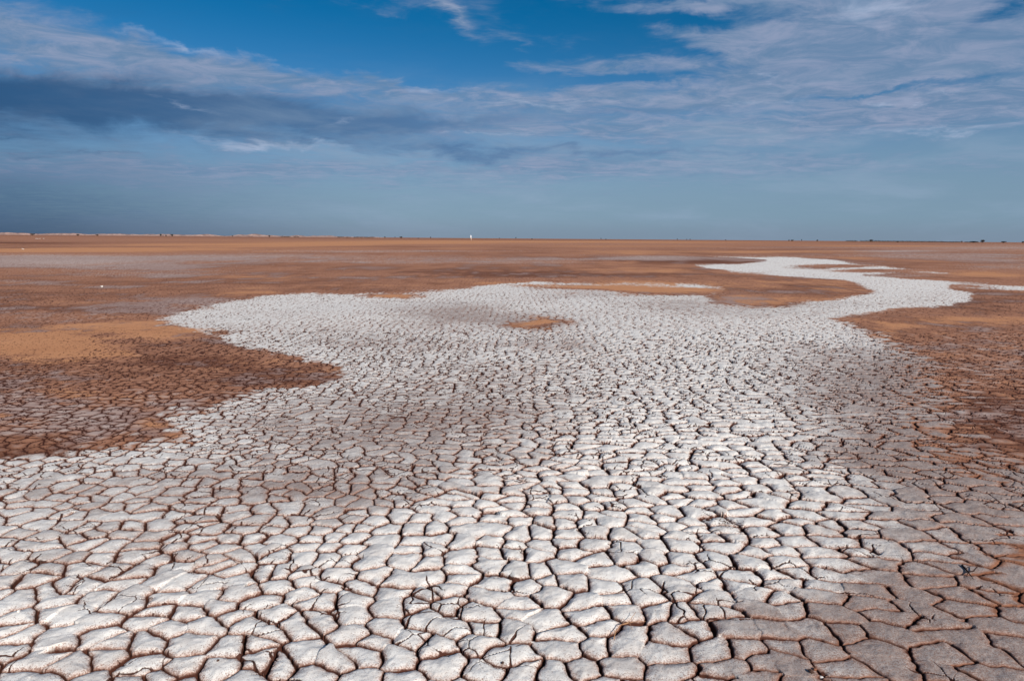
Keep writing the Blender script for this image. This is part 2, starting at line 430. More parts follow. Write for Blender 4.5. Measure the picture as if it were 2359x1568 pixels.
def ground_material():
    m = bpy.data.materials.new("cracked_salt_mud"); m.use_nodes = True
    T = NT(m.node_tree)
    geo = T.new('ShaderNodeNewGeometry').outputs['Position']
    att = T.new('ShaderNodeAttribute', attribute_name="minerals")
    sep = T.new('ShaderNodeSeparateColor'); T.l.new(att.outputs['Color'], sep.inputs[0])
    s_raw, orange, mauve, dark = sep.outputs[0], sep.outputs[1], sep.outputs[2], att.outputs['Alpha']
    att2 = T.new('ShaderNodeAttribute', attribute_name="surface")
    sep2 = T.new('ShaderNodeSeparateColor'); T.l.new(att2.outputs['Color'], sep2.inputs[0])
    crack, rim, thin, hsh = sep2.outputs[0], sep2.outputs[1], sep2.outputs[2], att2.outputs['Alpha']
    salt = T.math('MULTIPLY', T.math('SUBTRACT', s_raw, 0.5), 4.0)     # about -2..2
    n_f = T.noise(geo, 95.0, 3.0, 0.62)         # centimetre mottling
    n_m = T.noise(geo, 14.0, 4.0, 0.6)          # hand-sized mottling
    n_g = T.noise(geo, 330.0, 2.0, 0.75)        # grain
    n_l = T.noise(T.mapping(geo, scale=(.5, .8, 1)), 0.9, 5.0, 0.62)      # metre-sized patches
    n_x = T.noise(T.mapping(geo, scale=(.012, .05, 1)), 1.0, 6.0, 0.7)    # streaks over the far plain

    def jit(n, k):
        return T.math('MULTIPLY', T.math('SUBTRACT', n, 0.5), k)
    streak = T.new('ShaderNodeAttribute', attribute_name="streak").outputs['Fac']
    # --- bare soil
    soil = T.mix(T.smooth(T.math('ADD', n_l, T.math('MULTIPLY', streak, .22)), .32, .70), (0.375, 0.175, 0.103), (0.255, 0.110, 0.061))
    d = T.math('ADD', T.math('ADD', T.math('MULTIPLY', dark, 2.0), jit(n_l, .4)), T.math('MULTIPLY', streak, .34))
    soil = T.mix(T.smooth(d, .15, 1.0), soil, (0.165, 0.063, 0.034))
    mv = T.math('ADD', T.math('ADD', T.math('MULTIPLY', mauve, 2.0), jit(n_m, .6)), T.math('MULTIPLY', streak, .50))
    soil = T.mix(T.smooth(mv, .10, .95, 0, .85), soil, (0.375, 0.258, 0.222))
    og = T.math('ADD', T.math('ADD', T.math('MULTIPLY', orange, 2.0), jit(n_m, .5)), T.math('MULTIPLY', streak, -.30))
    og = T.math('ADD', og, jit(n_l, .5))
    og = T.math('ADD', og, jit(n_m, .8))
    n_q = T.noise(T.mapping(geo, loc=(4, 2, 0), scale=(.35, .8, 1)), 2.4, 6.0, .7)
    og = T.math('ADD', og, jit(n_q, 2.2))
    og = T.math('SUBTRACT', og, T.math('MULTIPLY', rim, .35))
    soil = T.mix(T.smooth(og, .25, 1.05), soil, T.mix(n_l, (0.62, 0.305, 0.155), (0.46, 0.200, 0.090)))
    # salt bloom on the middle of the plates in the bare ground
    bloom = T.math('ADD', T.math('SUBTRACT', 0.50, rim), jit(n_f, .5))
    bloom = T.math('ADD', bloom, T.math('MULTIPLY', T.math('ADD', T.math('MULTIPLY', mauve, 1.6), T.math('MULTIPLY', salt, .10)), .8))
    bloom = T.math('SUBTRACT', bloom, T.math('MULTIPLY', orange, 1.1))
    bloom = T.math('SUBTRACT', bloom, T.math('MULTIPLY', dark, .25))
    bloom = T.math('ADD', bloom, T.math('MULTIPLY', T.math('SUBTRACT', hsh, .5), .45))
    bf = T.math('MULTIPLY', T.smooth(bloom, -.05, .85), T.math('ADD', .55, T.math('MULTIPLY', hsh, .3)))
    soil = T.mix(bf, soil, (0.52, 0.405, 0.355))
    # damp dark silt along the cracks, pits in the sand
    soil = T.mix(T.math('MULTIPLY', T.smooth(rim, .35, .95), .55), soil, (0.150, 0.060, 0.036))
    pit = T.smooth(T.noise(T.mapping(geo, scale=(.45, 1, 1)), 16.0, 3.0, .7), .63, .72, 0, .6)
    soil = T.mix(pit, soil, (0.16, 0.065, 0.040))
    # --- salt crust, worn thin in places
    white = T.mix(T.smooth(n_m, .3, .7), (0.830, 0.805, 0.760), (0.740, 0.700, 0.650))
    grey = T.mix(T.smooth(n_m, .3, .7), (0.445, 0.385, 0.355), (0.350, 0.290, 0.262))
    th = T.math('ADD', T.math('ADD', thin, jit(n_m, .35)), jit(n_l, .3))
    th = T.math('ADD', th, T.math('MULTIPLY', T.math('SUBTRACT', hsh, .5), .42))
    crust = T.mix(T.smooth(th, .0, .95), white, grey)
    # reddish silt washed against the rims
    sl = T.math('ADD', T.math('MULTIPLY', rim, 1.05), T.math('ADD', jit(n_f, .9), T.math('MULTIPLY', thin, .18)))
    sl = T.math('ADD', sl, jit(n_m, .5))
    crust = T.mix(T.smooth(sl, .25, .80, 0, .55), crust, (0.66, 0.48, 0.40))
    crust = T.mix(T.smooth(sl, .62, 1.10, 0, .90), crust, (0.26, 0.120, 0.082))
    # dark pin-head specks
    sp = T.math('ADD', n_g, T.math('MULTIPLY', thin, .10))
    crust = T.mix(T.smooth(sp, .60, .72, 0, .70), crust, (0.16, 0.095, 0.075))
    n_s = T.noise(geo, 150.0, 2.0, 0.8)
    crust = T.mix(T.smooth(T.math('ADD', T.math('ADD', n_s, T.math('MULTIPLY', thin, .10)), T.math('MULTIPLY', rim, .20)), .60, .72, 0, .80), crust, (0.22, 0.115, 0.082))
    light = T.smooth(n_g, .30, .40, .25, 0)
    crust = T.mix(light, crust, (0.80, .76, .73))
    # --- crust over soil
    sf = T.math('ADD', T.math('ADD', salt, jit(n_f, 1.2)), jit(n_m, 1.6))
    sf = T.math('SUBTRACT', sf, T.math('MULTIPLY', rim, .75))
    sf = T.math('ADD', sf, T.math('MULTIPLY', T.math('SUBTRACT', hsh, .5), 1.1))
    fall = T.math('MULTIPLY', T.math('MULTIPLY', thin, rim), 1.3)
    sf = T.math('SUBTRACT', sf, fall)
    c = T.mix(T.smooth(sf, -.55, .55), soil, crust)
    c = T.mix(T.math('MULTIPLY', T.smooth(crack, .10, .70), .97), c, (0.062, 0.020, 0.012))  # red crack soil painted near-black, crack shadow included in the colour
    # faint grain everywhere
    g = T.new('ShaderNodeMapRange'); T.put(g.inputs[0], n_g); g.inputs[1].default_value = .25; g.inputs[2].default_value = .75
    g.inputs[3].default_value = .86; g.inputs[4].default_value = 1.10
    cg = T.new('ShaderNodeVectorMath', operation='SCALE'); T.l.new(c, cg.inputs[0]); T.l.new(g.outputs[0], cg.inputs['Scale'])
    bs = T.new('ShaderNodeBsdfPrincipled')
    T.l.new(cg.outputs[0], bs.inputs['Base Color'])
    bs.inputs['Roughness'].default_value = 0.95
    bs.inputs['Specular IOR Level'].default_value = 0.12
    hb = T.math('ADD', T.math('MULTIPLY', n_f, 0.007), T.math('MULTIPLY', n_g, 0.0045))
    bump = T.new('ShaderNodeBump'); bump.inputs['Strength'].default_value = 0.55; bump.inputs['Distance'].default_value = 0.5
    T.l.new(hb, bump.inputs['Height']); T.l.new(bump.outputs[0], bs.inputs['Normal'])
    out = T.new('ShaderNodeOutputMaterial'); T.l.new(bs.outputs[0], out.inputs[0])
    return m


def simple_mat(name, c1, c2, scale=6.0, rough=0.9):
    m = bpy.data.materials.new(name); m.use_nodes = True
    T = NT(m.node_tree)
    co = T.new('ShaderNodeTexCoord').outputs['Object']
    n = T.noise(co, scale, 4.0, .6)
    bs = T.new('ShaderNodeBsdfPrincipled')
    T.l.new(T.mix(T.smooth(n, .35, .65), c1, c2), bs.inputs['Base Color'])
    bs.inputs['Roughness'].default_value = rough
    bs.inputs['Specular IOR Level'].default_value = 0.2
    bp = T.new('ShaderNodeBump'); bp.inputs['Strength'].default_value = .4; bp.inputs['Distance'].default_value = .02
    T.l.new(n, bp.inputs['Height']); T.l.new(bp.outputs[0], bs.inputs['Normal'])
    out = T.new('ShaderNodeOutputMaterial'); T.l.new(bs.outputs[0], out.inputs[0])
    return m


ground = build_ground()
ground.data.materials.append(ground_material())


# ------------------------------------------------------------------ things
def tag(o, label, cat, group=None):
    o["label"] = label; o["category"] = cat
    if group:
        o["group"] = group


def empty(name, loc, rz=0.0, sc=1.0):
    o = bpy.data.objects.new(name, None); col.objects.link(o)
    o.location = loc; o.rotation_euler = (0, 0, rz); o.scale = (sc, sc, sc)
    o.empty_display_size = 0.1
    return o


def mesh_obj(name, verts, faces, mat, parent=None, smooth=True):
    me = bpy.data.meshes.new(name)
    me.from_pydata([tuple(v) for v in verts], [], faces)
    me.materials.append(mat)
    if smooth:
        me.shade_smooth()
    me.update()
    o = bpy.data.objects.new(name, me); col.objects.link(o)
    o.parent = parent
    return o


def tube(pts, rad, n=6, V=None, F=None):
    """tapered tube through pts"""
    V = [] if V is None else V; F = [] if F is None else F
    b = len(V)
    for i, p in enumerate(pts):
        p = Vector(p)
        t = (Vector(pts[min(i + 1, len(pts) - 1)]) - Vector(pts[max(i - 1, 0)])).normalized()
        a = t.cross(Vector((0.31, 0.2, 0.93))).normalized(); c = t.cross(a)
        for k in range(n):
            g = 2 * math.pi * k / n
            V.append(p + (a * math.cos(g) + c * math.sin(g)) * rad[i])
    for i in range(len(pts) - 1):
        for k in range(n):
            F.append((b + i * n + k, b + i * n + (k + 1) % n, b + (i + 1) * n + (k + 1) % n, b + (i + 1) * n + k))
    F.append(tuple(b + k for k in range(n))[::-1])
    F.append(tuple(b + (len(pts) - 1) * n + k for k in range(n)))
    return V, F


def lump(r, sx, sy, sz, seed, V=None, F=None, at=(0, 0, 0), lat=9, lon=14, rough=.22):
    """an uneven stone"""
    V = [] if V is None else V; F = [] if F is None else F
    q = random.Random(seed); b = len(V)
    dirs = [(Vector((q.uniform(-1, 1), q.uniform(-1, 1), q.uniform(-1, 1))).normalized(), q.uniform(.55, .95)) for _ in range(9)]
    for i in range(lat + 1):
        th = math.pi * i / lat
        for k in range(lon):
            ph = 2 * math.pi * k / lon
            d = Vector((math.sin(th) * math.cos(ph), math.sin(th) * math.sin(ph), math.cos(th)))
            rr = 1.0
            for n, c in dirs:                       # flat chipped facets
                t = d.dot(n)
                if t > 1e-3:
                    rr = min(rr, c / t)
            rr *= r * (1 + 0.04 * math.sin(5 * ph + seed) * math.sin(3 * th))
            V.append(Vector((d.x * rr * sx + at[0], d.y * rr * sy + at[1], d.z * rr * sz + at[2])))
    for i in range(lat):
        for k in range(lon):
            F.append((b + i * lon + k, b + (i + 1) * lon + k, b + (i + 1) * lon + (k + 1) % lon, b + i * lon + (k + 1) % lon))
    return V, F


M_leaf = simple_mat("dusty_shrub_leaves", (0.075, 0.060, 0.045), (0.040, 0.036, 0.028), 3.0)
M_bark = simple_mat("dry_bark", (0.11, 0.075, 0.055), (0.06, 0.042, 0.032), 20.0)
M_white = simple_mat("white_paint", (0.82, 0.83, 0.85), (0.76, 0.77, 0.79), 3.0, .6)
M_plinth = simple_mat("dusty_concrete", (0.42, 0.31, 0.25), (0.33, 0.23, 0.18), 3.0)
M_straw = simple_mat("dry_straw", (0.52, 0.30, 0.17), (0.40, 0.20, 0.10), 120.0)
M_root = simple_mat("black_dead_wood", (0.050, 0.026, 0.020), (0.030, 0.016, 0.013), 120.0)
M_stone_d = simple_mat("brown_stone", (0.10, 0.052, 0.038), (0.06, 0.034, 0.026), 150.0)
M_stone_r = simple_mat("red_stone", (0.30, 0.13, 0.075), (0.20, 0.085, 0.05), 150.0)
M_stone_w = simple_mat("pale_stone", (0.80, 0.76, 0.72), (0.66, 0.60, 0.55), 60.0)
M_sand = simple_mat("pale_pink_sand", (0.50, 0.33, 0.27), (0.22, 0.14, 0.125), .035)

SX = 2359.0 / 3072.0


def spot(x_src, d):
    """(x, y) at distance d below picture column x of the 3072 px photograph"""
    return at_distance(x_src * SX, d)


# far sand hills on the left horizon
def build_hills():
    keys = [(-700, 3), (-300, 4), (-60, 3), (0, 3.5), (40, 4.5), (75, 4.5), (95, 1.0), (118, 1.2), (140, 4), (215, 4.5), (228, 2.0), (250, 1.8), (285, 1.6), (300, 3.8), (345, 4.0),
            (375, 3.6), (385, 2.6), (395, 3.8), (428, 3.2), (450, 2.8), (466, 2.4), (474, 4.0), (492, 4.2), (497, 2.6), (512, 4.2), (540, 3.4), (575, 3.0), (590, 2.8), (604, 3.0),
            (616, 5.4), (624, 2.8), (650, .3), (705, .2), (714, 4.2), (722, 3.6), (742, 4.6), (752, 4.0), (768, 6.8), (776, 4.6), (790, 4.2), (815, 3.6), (840, 2.2), (870, 2.0), (886, 3.6), (900, 2.0),
            (912, .8), (925, 2.8), (940, 2.6), (952, 3.6), (990, 3.0), (1010, 1.8), (1030, 2.6), (1050, 1.4), (1080, .7), (1120, .2), (1180, -1.5)]
    D = 2600.0; m = D / 2048.0
    V, F = [], []
    n = 900
    x0, x1 = keys[0][0], keys[-1][0]
    prof = [(-190, -.25), (-120, .25), (-60, .62), (-15, .93), (10, 1.0), (60, .8), (140, .3), (230, -.25)]
    q = random.Random(5)
    jag = [q.uniform(-.6, .6) for _ in range(n + 3)]
    for i in range(n + 1):
        xs = x0 + (x1 - x0) * i / n
        for (a, ha), (b, hb) in zip(keys, keys[1:]):
            if a <= xs <= b:
                f = (xs - a) / (b - a); f = f * f * (3 - 2 * f)
                hpx = ha + (hb - ha) * f
        hpx = max(hpx - .5 + 1.1 * jag[i] + 1.6 * jag[i // 4] + 1.0 * jag[i // 11], -.6)
        top = 1.7 + hpx * m if hpx > 0 else hpx * 3
        px, py = spot(xs, D)
        for k, (dy, f) in enumerate(prof):
            V.append((px + q.uniform(-2, 2), py + dy + 30 * math.sin(i * .05), top * f + (q.uniform(-.25, .25) if 0 < k < 7 else -.3)))
    k = len(prof)
    for i in range(n):
        for j in range(k - 1):
            F.append((i * k + j, (i + 1) * k + j, (i + 1) * k + j + 1, i * k + j + 1))
    o = mesh_obj("hills", V, F, M_sand, smooth=False)
    o["kind"] = "structure"


build_hills()


def clump_mesh(V, F, cx, cy, cz, rx, ry, rz, n, leaf, q):
    for _ in range(n):
        while True:
            p = Vector((q.uniform(-1, 1), q.uniform(-1, 1), q.uniform(-1, 1)))
            if .25 < p.length < 1:
                break
        c = Vector((cx + p.x * rx, cy + p.y * ry, cz + p.z * rz))
        a = Vector((q.uniform(-1, 1), q.uniform(-1, 1), q.uniform(-1, 1))).normalized() * leaf * q.uniform(.6, 1.2)
        b = a.cross(Vector((q.uniform(-1, 1), q.uniform(-1, 1), q.uniform(-1, 1)))).normalized() * leaf * q.uniform(.3, .7)
        i = len(V)
        V += [c - a, c - b, c + a, c + b]
        F.append((i, i + 1, i + 2, i + 3))


def make_shrub(seed):
    q = random.Random(seed)
    root = empty("desert_shrub", (0, 0, 0))
    V, F = [], []
    for _ in range(5):
        a = q.uniform(0, 6.28); r = q.uniform(.15, .55)
        clump_mesh(V, F, math.cos(a) * r, math.sin(a) * r, q.uniform(.55, .8), q.uniform(.3, .55), q.uniform(.3, .5), q.uniform(.18, .30), 70, .10, q)
    clump_mesh(V, F, 0, 0, .42, .6, .5, .3, 90, .10, q)
    mesh_obj("foliage", V, F, M_leaf, root, smooth=False)
    V, F = [], []
    for _ in range(4):
        a = q.uniform(0, 6.28)
        tube([(0, 0, -.15), (math.cos(a) * .12, math.sin(a) * .12, .25), (math.cos(a) * .4, math.sin(a) * .4, .65)], [.05, .04, .015], 6, V, F)
    mesh_obj("stem", V, F, M_bark, root)
    return root


def copy_tree(o):
    c = o.copy(); col.objects.link(c)
    for ch in [k for k in bpy.data.objects if k.parent == o]:
        d = ch.copy(); col.objects.link(d); d.parent = c
    return c


SHRUBS = [  # (column in the photograph, distance, height over the eye line in photo px, width px, label)
    (97, 1500, 3.0, 16, "dark flat shrub in the first gap of the pale hills at the far left"),
    (233, 1500, 2.6, 11, "low dark shrub in front of the pale hills, second from the left edge"),
    (292, 1500, 2.2, 9, "small grey shrub between two pale hill crests at the left"),
    (482, 1500, 5.0, 7, "dark knob of a shrub standing on the crest of the left hills"),
    (498, 1300, 2.6, 5, "small black shrub just right of the highest left crest"),
    (517, 1500, 4.6, 9, "pair-like dark shrub on the broken crest of the left hills"),
    (697, 1500, 2.8, 4, "tiny lone shrub in the empty gap between the two pale hill groups"),
    (808, 1500, 3.4, 6, "small dark shrub just right of the pointed pale hill"),
    (1155, 1500, 2.4, 5, "tiny shrub just past the right end of the dark scrub strip"),
    (1185, 1500, 2.6, 3, "tiny upright shrub left of the flat shrub on the horizon"),
    (1203, 1500, 3.0, 11, "flat brown shrub on the horizon well left of the white pillar"),
    (1255, 900, -.6, 4, "small dark shrub a little below the skyline left of the white pillar"),
    (1292, 1500, 3.0, 5, "small dark shrub on the skyline between flat shrub and white pillar"),
    (1498, 1500, 1.6, 3, "faint tiny shrub right of the white pillar"),
    (1548, 1500, 4.0, 4, "upright black dot of a shrub on the skyline right of the white pillar"),
    (1596, 1000, .6, 5, "black shrub at the skyline edge where the orange band begins"),
    (1803, 1500, 3.6, 3, "small upright shrub at the middle of the orange skyline band"),
    (1818, 1100, .8, 4, "small dark shrub just beside the upright one on the orange band"),
    (2032, 1500, 3.0, 3, "tiny leftmost shrub of three above the right part of the orange band"),
    (2060, 1500, 2.4, 3, "tiny middle shrub of three above the right part of the orange band"),
    (2070, 1500, 2.8, 3, "tiny rightmost shrub of three above the right part of the orange band"),
    (2177, 1500, 1.2, 4, "lone tiny shrub on the skyline above the salt channel"),
    (2367, 1500, 2.4, 5, "dark small shrub touching a wider one on the skyline above the salt bend"),
    (2376, 1500, 2.2, 10, "dark wide shrub touching a smaller one on the skyline above the salt bend"),
    (2405, 1500, 4.0, 3, "tiny shrub just right of the touching pair on the skyline"),
    (2452, 1500, 3.0, 6, "brown low shrub alone before the long scrub line on the right"),
    (2612, 1300, 4.6, 12, "bushy shrub rising above the left part of the long scrub line"),
    (2693, 1000, .5, 8, "dark round shrub standing just in front of the long scrub line"),
    (2885, 1400, 2.6, 6, "small dark shrub between scrub line and the large round bush"),
    (2918, 1400, 2.0, 26, "wide low brown shrub at the left foot of the large round bush"),
    (2947, 1200, 6.4, 16, "large round brown bush on the right horizon, biggest on the skyline"),
    (3011, 1400, 2.6, 18, "flat dark shrub between the large round bush and the right edge"),
    (3068, 1400, 2.6, 12, "low dark shrub cut by the right edge of the skyline"),
]
protos = []
for i, (xs, d, up, wd, lab) in enumerate(SHRUBS):
    o = make_shrub(100 + i) if i < 3 else copy_tree(protos[i % 3])
    if i < 3:
        protos.append(o)
    m = d / 2048.0
    hgt = 1.7 + up * m
    px, py = spot(xs, d)
    o.location = (px, py, -.02)
    o.rotation_euler = (0, 0, i * 1.9)
    wdt = max(wd * m / 1.7, .5)
    o.scale = (wdt, wdt, max(hgt, .5) / 1.02)
    tag(o, lab, "shrub", "shrubs scattered along the horizon")


def scrub(ranges, d, seed, label):
    q = random.Random(seed); V, F = [], []
    m = d / 2048.0
    for a, b, up in ranges:
        n = max(int((b - a) / 2.2), 2)
        for i in range(n):
            xs = a + (b - a) * (i + q.uniform(.2, .8)) / n
            x, y = spot(xs, d + q.uniform(-60, 60))
            h = 1.7 + up * m * q.uniform(.55, 1.1)
            clump_mesh(V, F, x, y, h * .5, m * q.uniform(1.2, 2.6), 1.5, h * .5, 26, .55, q)
    o = mesh_obj("scrub_line", V, F, M_leaf, None, smooth=False)
    o["kind"] = "stuff"; tag(o, label, "scrub")


scrub([(2538, 2572, 2.6), (2580, 2640, 2.8), (2640, 2740, 2.2), (2740, 2830, 1.8), (2830, 2880, .8), (2895, 2935, 1.0)], 1500, 3, "long thin line of dark scrub on the right horizon")
scrub([(843, 872, 2.0), (880, 898, 2.2), (1012, 1034, 2.0), (1060, 1124, 1.6), (1036, 1052, 1.0)], 1600, 4, "broken strip of dark scrub at the foot of the left hills")

# white pillar on the horizon
px_, py_ = spot(1412.4, 640)
pil = empty("marker_pillar", (px_, py_, 0))
tag(pil, "small white marker pillar standing alone on the horizon left of centre", "pillar")


def ring_solid(levels, n=16):
    V, F = [], []
    for z, r in levels:
        for k in range(n):
            g = 2 * math.pi * k / n
            V.append((r * math.cos(g), r * math.sin(g), z))
    for i in range(len(levels) - 1):
        for k in range(n):
            F.append((i * n + k, i * n + (k + 1) % n, (i + 1) * n + (k + 1) % n, (i + 1) * n + k))
    F.append(tuple(range(n))[::-1]); F.append(tuple((len(levels) - 1) * n + k for k in range(n)))
    return V, F


V, F = ring_solid([(-.2, .95), (1.5, .85), (1.75, .60)], 4); mesh_obj("plinth", V, F, M_plinth, pil, False)
V, F = ring_solid([(1.752, .52), (1.9, .56), (3.6, .50), (3.75, .44)], 20); mesh_obj("shaft", V, F, M_white, pil)
V, F = ring_solid([(3.752, .60), (3.9, .62), (4.05, .40), (4.4, .10)], 20); mesh_obj("cap", V, F, M_white, pil)

# ---- small finds on the plates
def gz(x, y):
    """ground height from the mesh"""
    ok, loc, nrm, _ = ground.ray_cast(Vector((x, y, 2.0)), Vector((0, 0, -1)))
    return loc.z if ok else 0.0


def src(x, y):
    return on_ground(x * SX, y * SX)


def twig(pts_list, name_main, mat, label, radii, lift, cat):
    base = src(*pts_list[0][0])
    z0 = max(gz(*src(*p)) for p in pts_list[0])
    root = empty("twig", (base[0], base[1], z0))
    tag(root, label, cat)
    for i, pts in enumerate(pts_list):
        P = []
        for j, p in enumerate(pts):
            x, y = src(*p)
            P.append((x - base[0], y - base[1], lift[i][j]))
        # subdivide with small kinks
        Q = []
        q = random.Random(i + 3)
        for a, b in zip(P, P[1:]):
            for t in (0, .5):
                Q.append(tuple(a[k] + (b[k] - a[k]) * t + (q.uniform(-.0015, .0015) if t else 0) for k in range(3)))
        Q.append(P[-1])
        rr = [radii[i] * (1 - .6 * k / (len(Q) - 1)) for k in range(len(Q))]
        V, F = tube(Q, rr, 7)
        mesh_obj("stem" if i == 0 else "side_shoot", V, F, mat, root)
    return root


twig([[(1842, 1924), (1846, 1905), (1862, 1887), (1886, 1880), (1896, 1868), (1906, 1858)], [(1862, 1887), (1900, 1879), (1936, 1874)], [(1886, 1880), (1893, 1893), (1897, 1898)], [(1846, 1905), (1836, 1897)]],
     "twig", M_straw, "thin orange dry twig lying across a crack at the bottom centre-right", [.0022, .0015, .0012, .0012],
     [[.002, .006, .010, .012, .018, .026], [.010, .012, .006], [.012, .010, .004], [.006, .010]], "twig")
twig([[(2886, 1700), (2896, 1712), (2904, 1724), (2920, 1722), (2932, 1712)], [(2904, 1724), (2914, 1736), (2920, 1742)], [(2896, 1712), (2912, 1708)], [(2904, 1724), (2896, 1738)]],
     "twig", M_root, "black dead root stub lying on a plate near the right edge", [.0055, .0030, .0025, .0025],
     [[.004, .006, .010, .012, .020], [.010, .008, .004], [.008, .014], [.010, .002]], "root")

PEBBLES = [
    (1508, 1991, .0065, M_stone_d, "tiny dark brown pebble on a pale plate at the bottom centre"),
    (655, 1990, .0060, M_stone_d, "tiny black-brown pebble on a white plate at the bottom left"),
    (2432, 2020, .0120, M_stone_d, "dark stone in the dip of a grey plate at the bottom edge"),
    (2446, 2012, .0100, M_stone_r, "reddish stone beside the dark one at the bottom edge"),
    (2462, 2024, .0110, M_stone_w, "pale stone chip beside the reddish stone at the bottom edge"),
    (2752, 1875, .0085, M_stone_d, "small dark pebble in a plate hollow in the lower right"),
    (58, 1846, .0080, M_stone_w, "curled white salt chip near the lower left edge"),
    (306, 862, .055, M_stone_w, "white stone lying alone on the brown flat at the left"),
]
for i, (xs, ys, r, mt, lab) in enumerate(PEBBLES):
    x, y = src(xs, ys)
    V, F = lump(r, 1.15, .9, .62, 40 + i)
    o = mesh_obj("stone" if r > .009 else "pebble", V, F, mt)
    o.location = (x, y, gz(x, y) + r * .45); o.rotation_euler = (0, 0, i * 1.3)
    tag(o, lab, "stone")

# a patch of dark crumbs blown onto one plate
q = random.Random(12); V, F = [], []
cx0, cy0 = src(2190, 1574)
for i in range(170):
    a = q.gauss(0, .030); b = q.gauss(0, .042)
    x, y = cx0 + a * 1.5, cy0 + b
    z = gz(x, y)
    r = q.uniform(.0016, .0038)
    lump(r, 1.3, 1, .7, i, V, F, (x, y, z + r * .4), 4, 6)
o = mesh_obj("dirt_crumbs", V, F, M_stone_d)
o["kind"] = "stuff"; tag(o, "scattered dark brown crumbs on a pale plate right of centre", "crumbs")
# pale litter of chips far out on the left
q = random.Random(9); V, F = [], []
for xs, ys in [(67, 747), (70, 749), (108, 716), (113, 716.5), (120, 716), (131, 716)]:
    x, y = src(xs, ys)
    lump(.10 if ys > 730 else .26, 1.6, .5, .30, int(xs), V, F, (x, y, .05), 6, 8)
o = mesh_obj("salt_lumps", V, F, M_stone_w)
o["kind"] = "stuff"; tag(o, "pale lumps dotted over the far plain at the left", "salt lumps")


# ------------------------------------------------------------------ sky and sun
SUN_EL = R(29.0)
SUN_AZ_FROM_BACK = R(35.0)            # the sun is behind the viewer's right shoulder
sun_dir = Vector((math.sin(SUN_AZ_FROM_BACK) * math.cos(SUN_EL), -math.cos(SUN_AZ_FROM_BACK) * math.cos(SUN_EL), math.sin(SUN_EL)))
sd_ = bpy.data.lights.new("sun", 'SUN'); sd_.energy = 5.0; sd_.angle = R(0.53); sd_.color = (1.0, 0.93, 0.84)
sun = bpy.data.objects.new("sun", sd_); col.objects.link(sun)
sun.rotation_euler = sun_dir.to_track_quat('Z', 'Y').to_euler()
sun.location = (0, 0, 30)

world = bpy.data.worlds.new("World"); scene.world = world
world.use_nodes = True
W = NT(world.node_tree)
sky = W.new('ShaderNodeTexSky', sky_type='NISHITA')
sky.sun_disc = False
sky.sun_elevation = SUN_EL
sky.sun_rotation = math.pi - SUN_AZ_FROM_BACK
sky.air_density = 1.0; sky.dust_density = 0.3; sky.ozone_density = 2.5
SKY_STRENGTH = 0.10
dirv = W.new('ShaderNodeTexCoord').outputs['Generated']
sp3 = W.new('ShaderNodeSeparateXYZ'); W.l.new(dirv, sp3.inputs[0])
dx, dy, dz = sp3.outputs
az = W.math('ARCTAN2', dx, dy)                  # radians from north (the view's heading)
el = W.math('ARCSINE', dz)
ae = W.new('ShaderNodeCombineXYZ'); W.l.new(az, ae.inputs[0]); W.l.new(el, ae.inputs[1])
zc = W.math('MAXIMUM', W.math('ADD', dz, 0.055), 0.02)
cx_ = W.math('DIVIDE', dx, zc); cy_ = W.math('DIVIDE', dy, zc)
pl = W.new('ShaderNodeCombineXYZ'); W.l.new(cx_, pl.inputs[0]); W.l.new(cy_, pl.inputs[1])
plane = pl.outputs[0]                           # position on a flat cloud deck
n1 = W.noise(W.mapping(plane, loc=(3.1, 1.7, 0), rot=(0, 0, -.25), scale=(.7, 1.0, 1)), 1.3, 6.0, .66, .5)
n2 = W.noise(W.mapping(plane, loc=(9.1, 4.7, 0), rot=(0, 0, .1), scale=(.8, 1.0, 1)), 4.2, 6.0, .68, .7)
n3 = W.noise(W.mapping(ae.outputs[0], scale=(3.0, 14.0, 1)), 1.6, 6.0, .6, .3)
n4 = W.noise(W.mapping(plane, loc=(1.1, 8.7, 0), scale=(.8, 1.0, 1)), 9.0, 5.0, .62, .4)
wv = W.new('ShaderNodeCombineXYZ')
W.l.new(W.math('MULTIPLY', W.math('SUBTRACT', n1, .5), .20), wv.inputs[0])
W.l.new(W.math('MULTIPLY', W.math('SUBTRACT', W.noise(W.mapping(ae.outputs[0], loc=(3, 5, 0), scale=(7.0, 16.0, 1)), 1.2, 6.0, .6, .5), .5), .062), wv.inputs[1])
aw = W.new('ShaderNodeVectorMath', operation='ADD'); W.l.new(ae.outputs[0], aw.inputs[0]); W.l.new(wv.outputs[0], aw.inputs[1])
aw = aw.outputs[0]


def blob_sum(blobs):
    """each (px, py, rx, ry, degrees, weight), as seen in the picture, becomes a soft patch at its compass direction and elevation"""
    tot = None
    for px, py, rx, ry, deg, w in blobs:
        v = ray(px, py)
        a0 = math.atan2(v[0], v[1]); e0 = math.asin(v[2])
        s = PF * 1.03
        mp = W.new('ShaderNodeMapping', vector_type='TEXTURE')
        W.l.new(aw, mp.inputs[0])
        mp.inputs[1].default_value = (a0, e0, 0); mp.inputs[2].default_value = (0, 0, R(deg)); mp.inputs[3].default_value = (rx * 1.8 / s, ry * 1.8 / s, 1)
        ln = W.new('ShaderNodeTexGradient', gradient_type='QUADRATIC_SPHERE')
        W.l.new(mp.outputs[0], ln.inputs[0])
        tot = W.math('MULTIPLY_ADD', ln.outputs[1], w, tot if tot is not None else 0.0)
    return tot


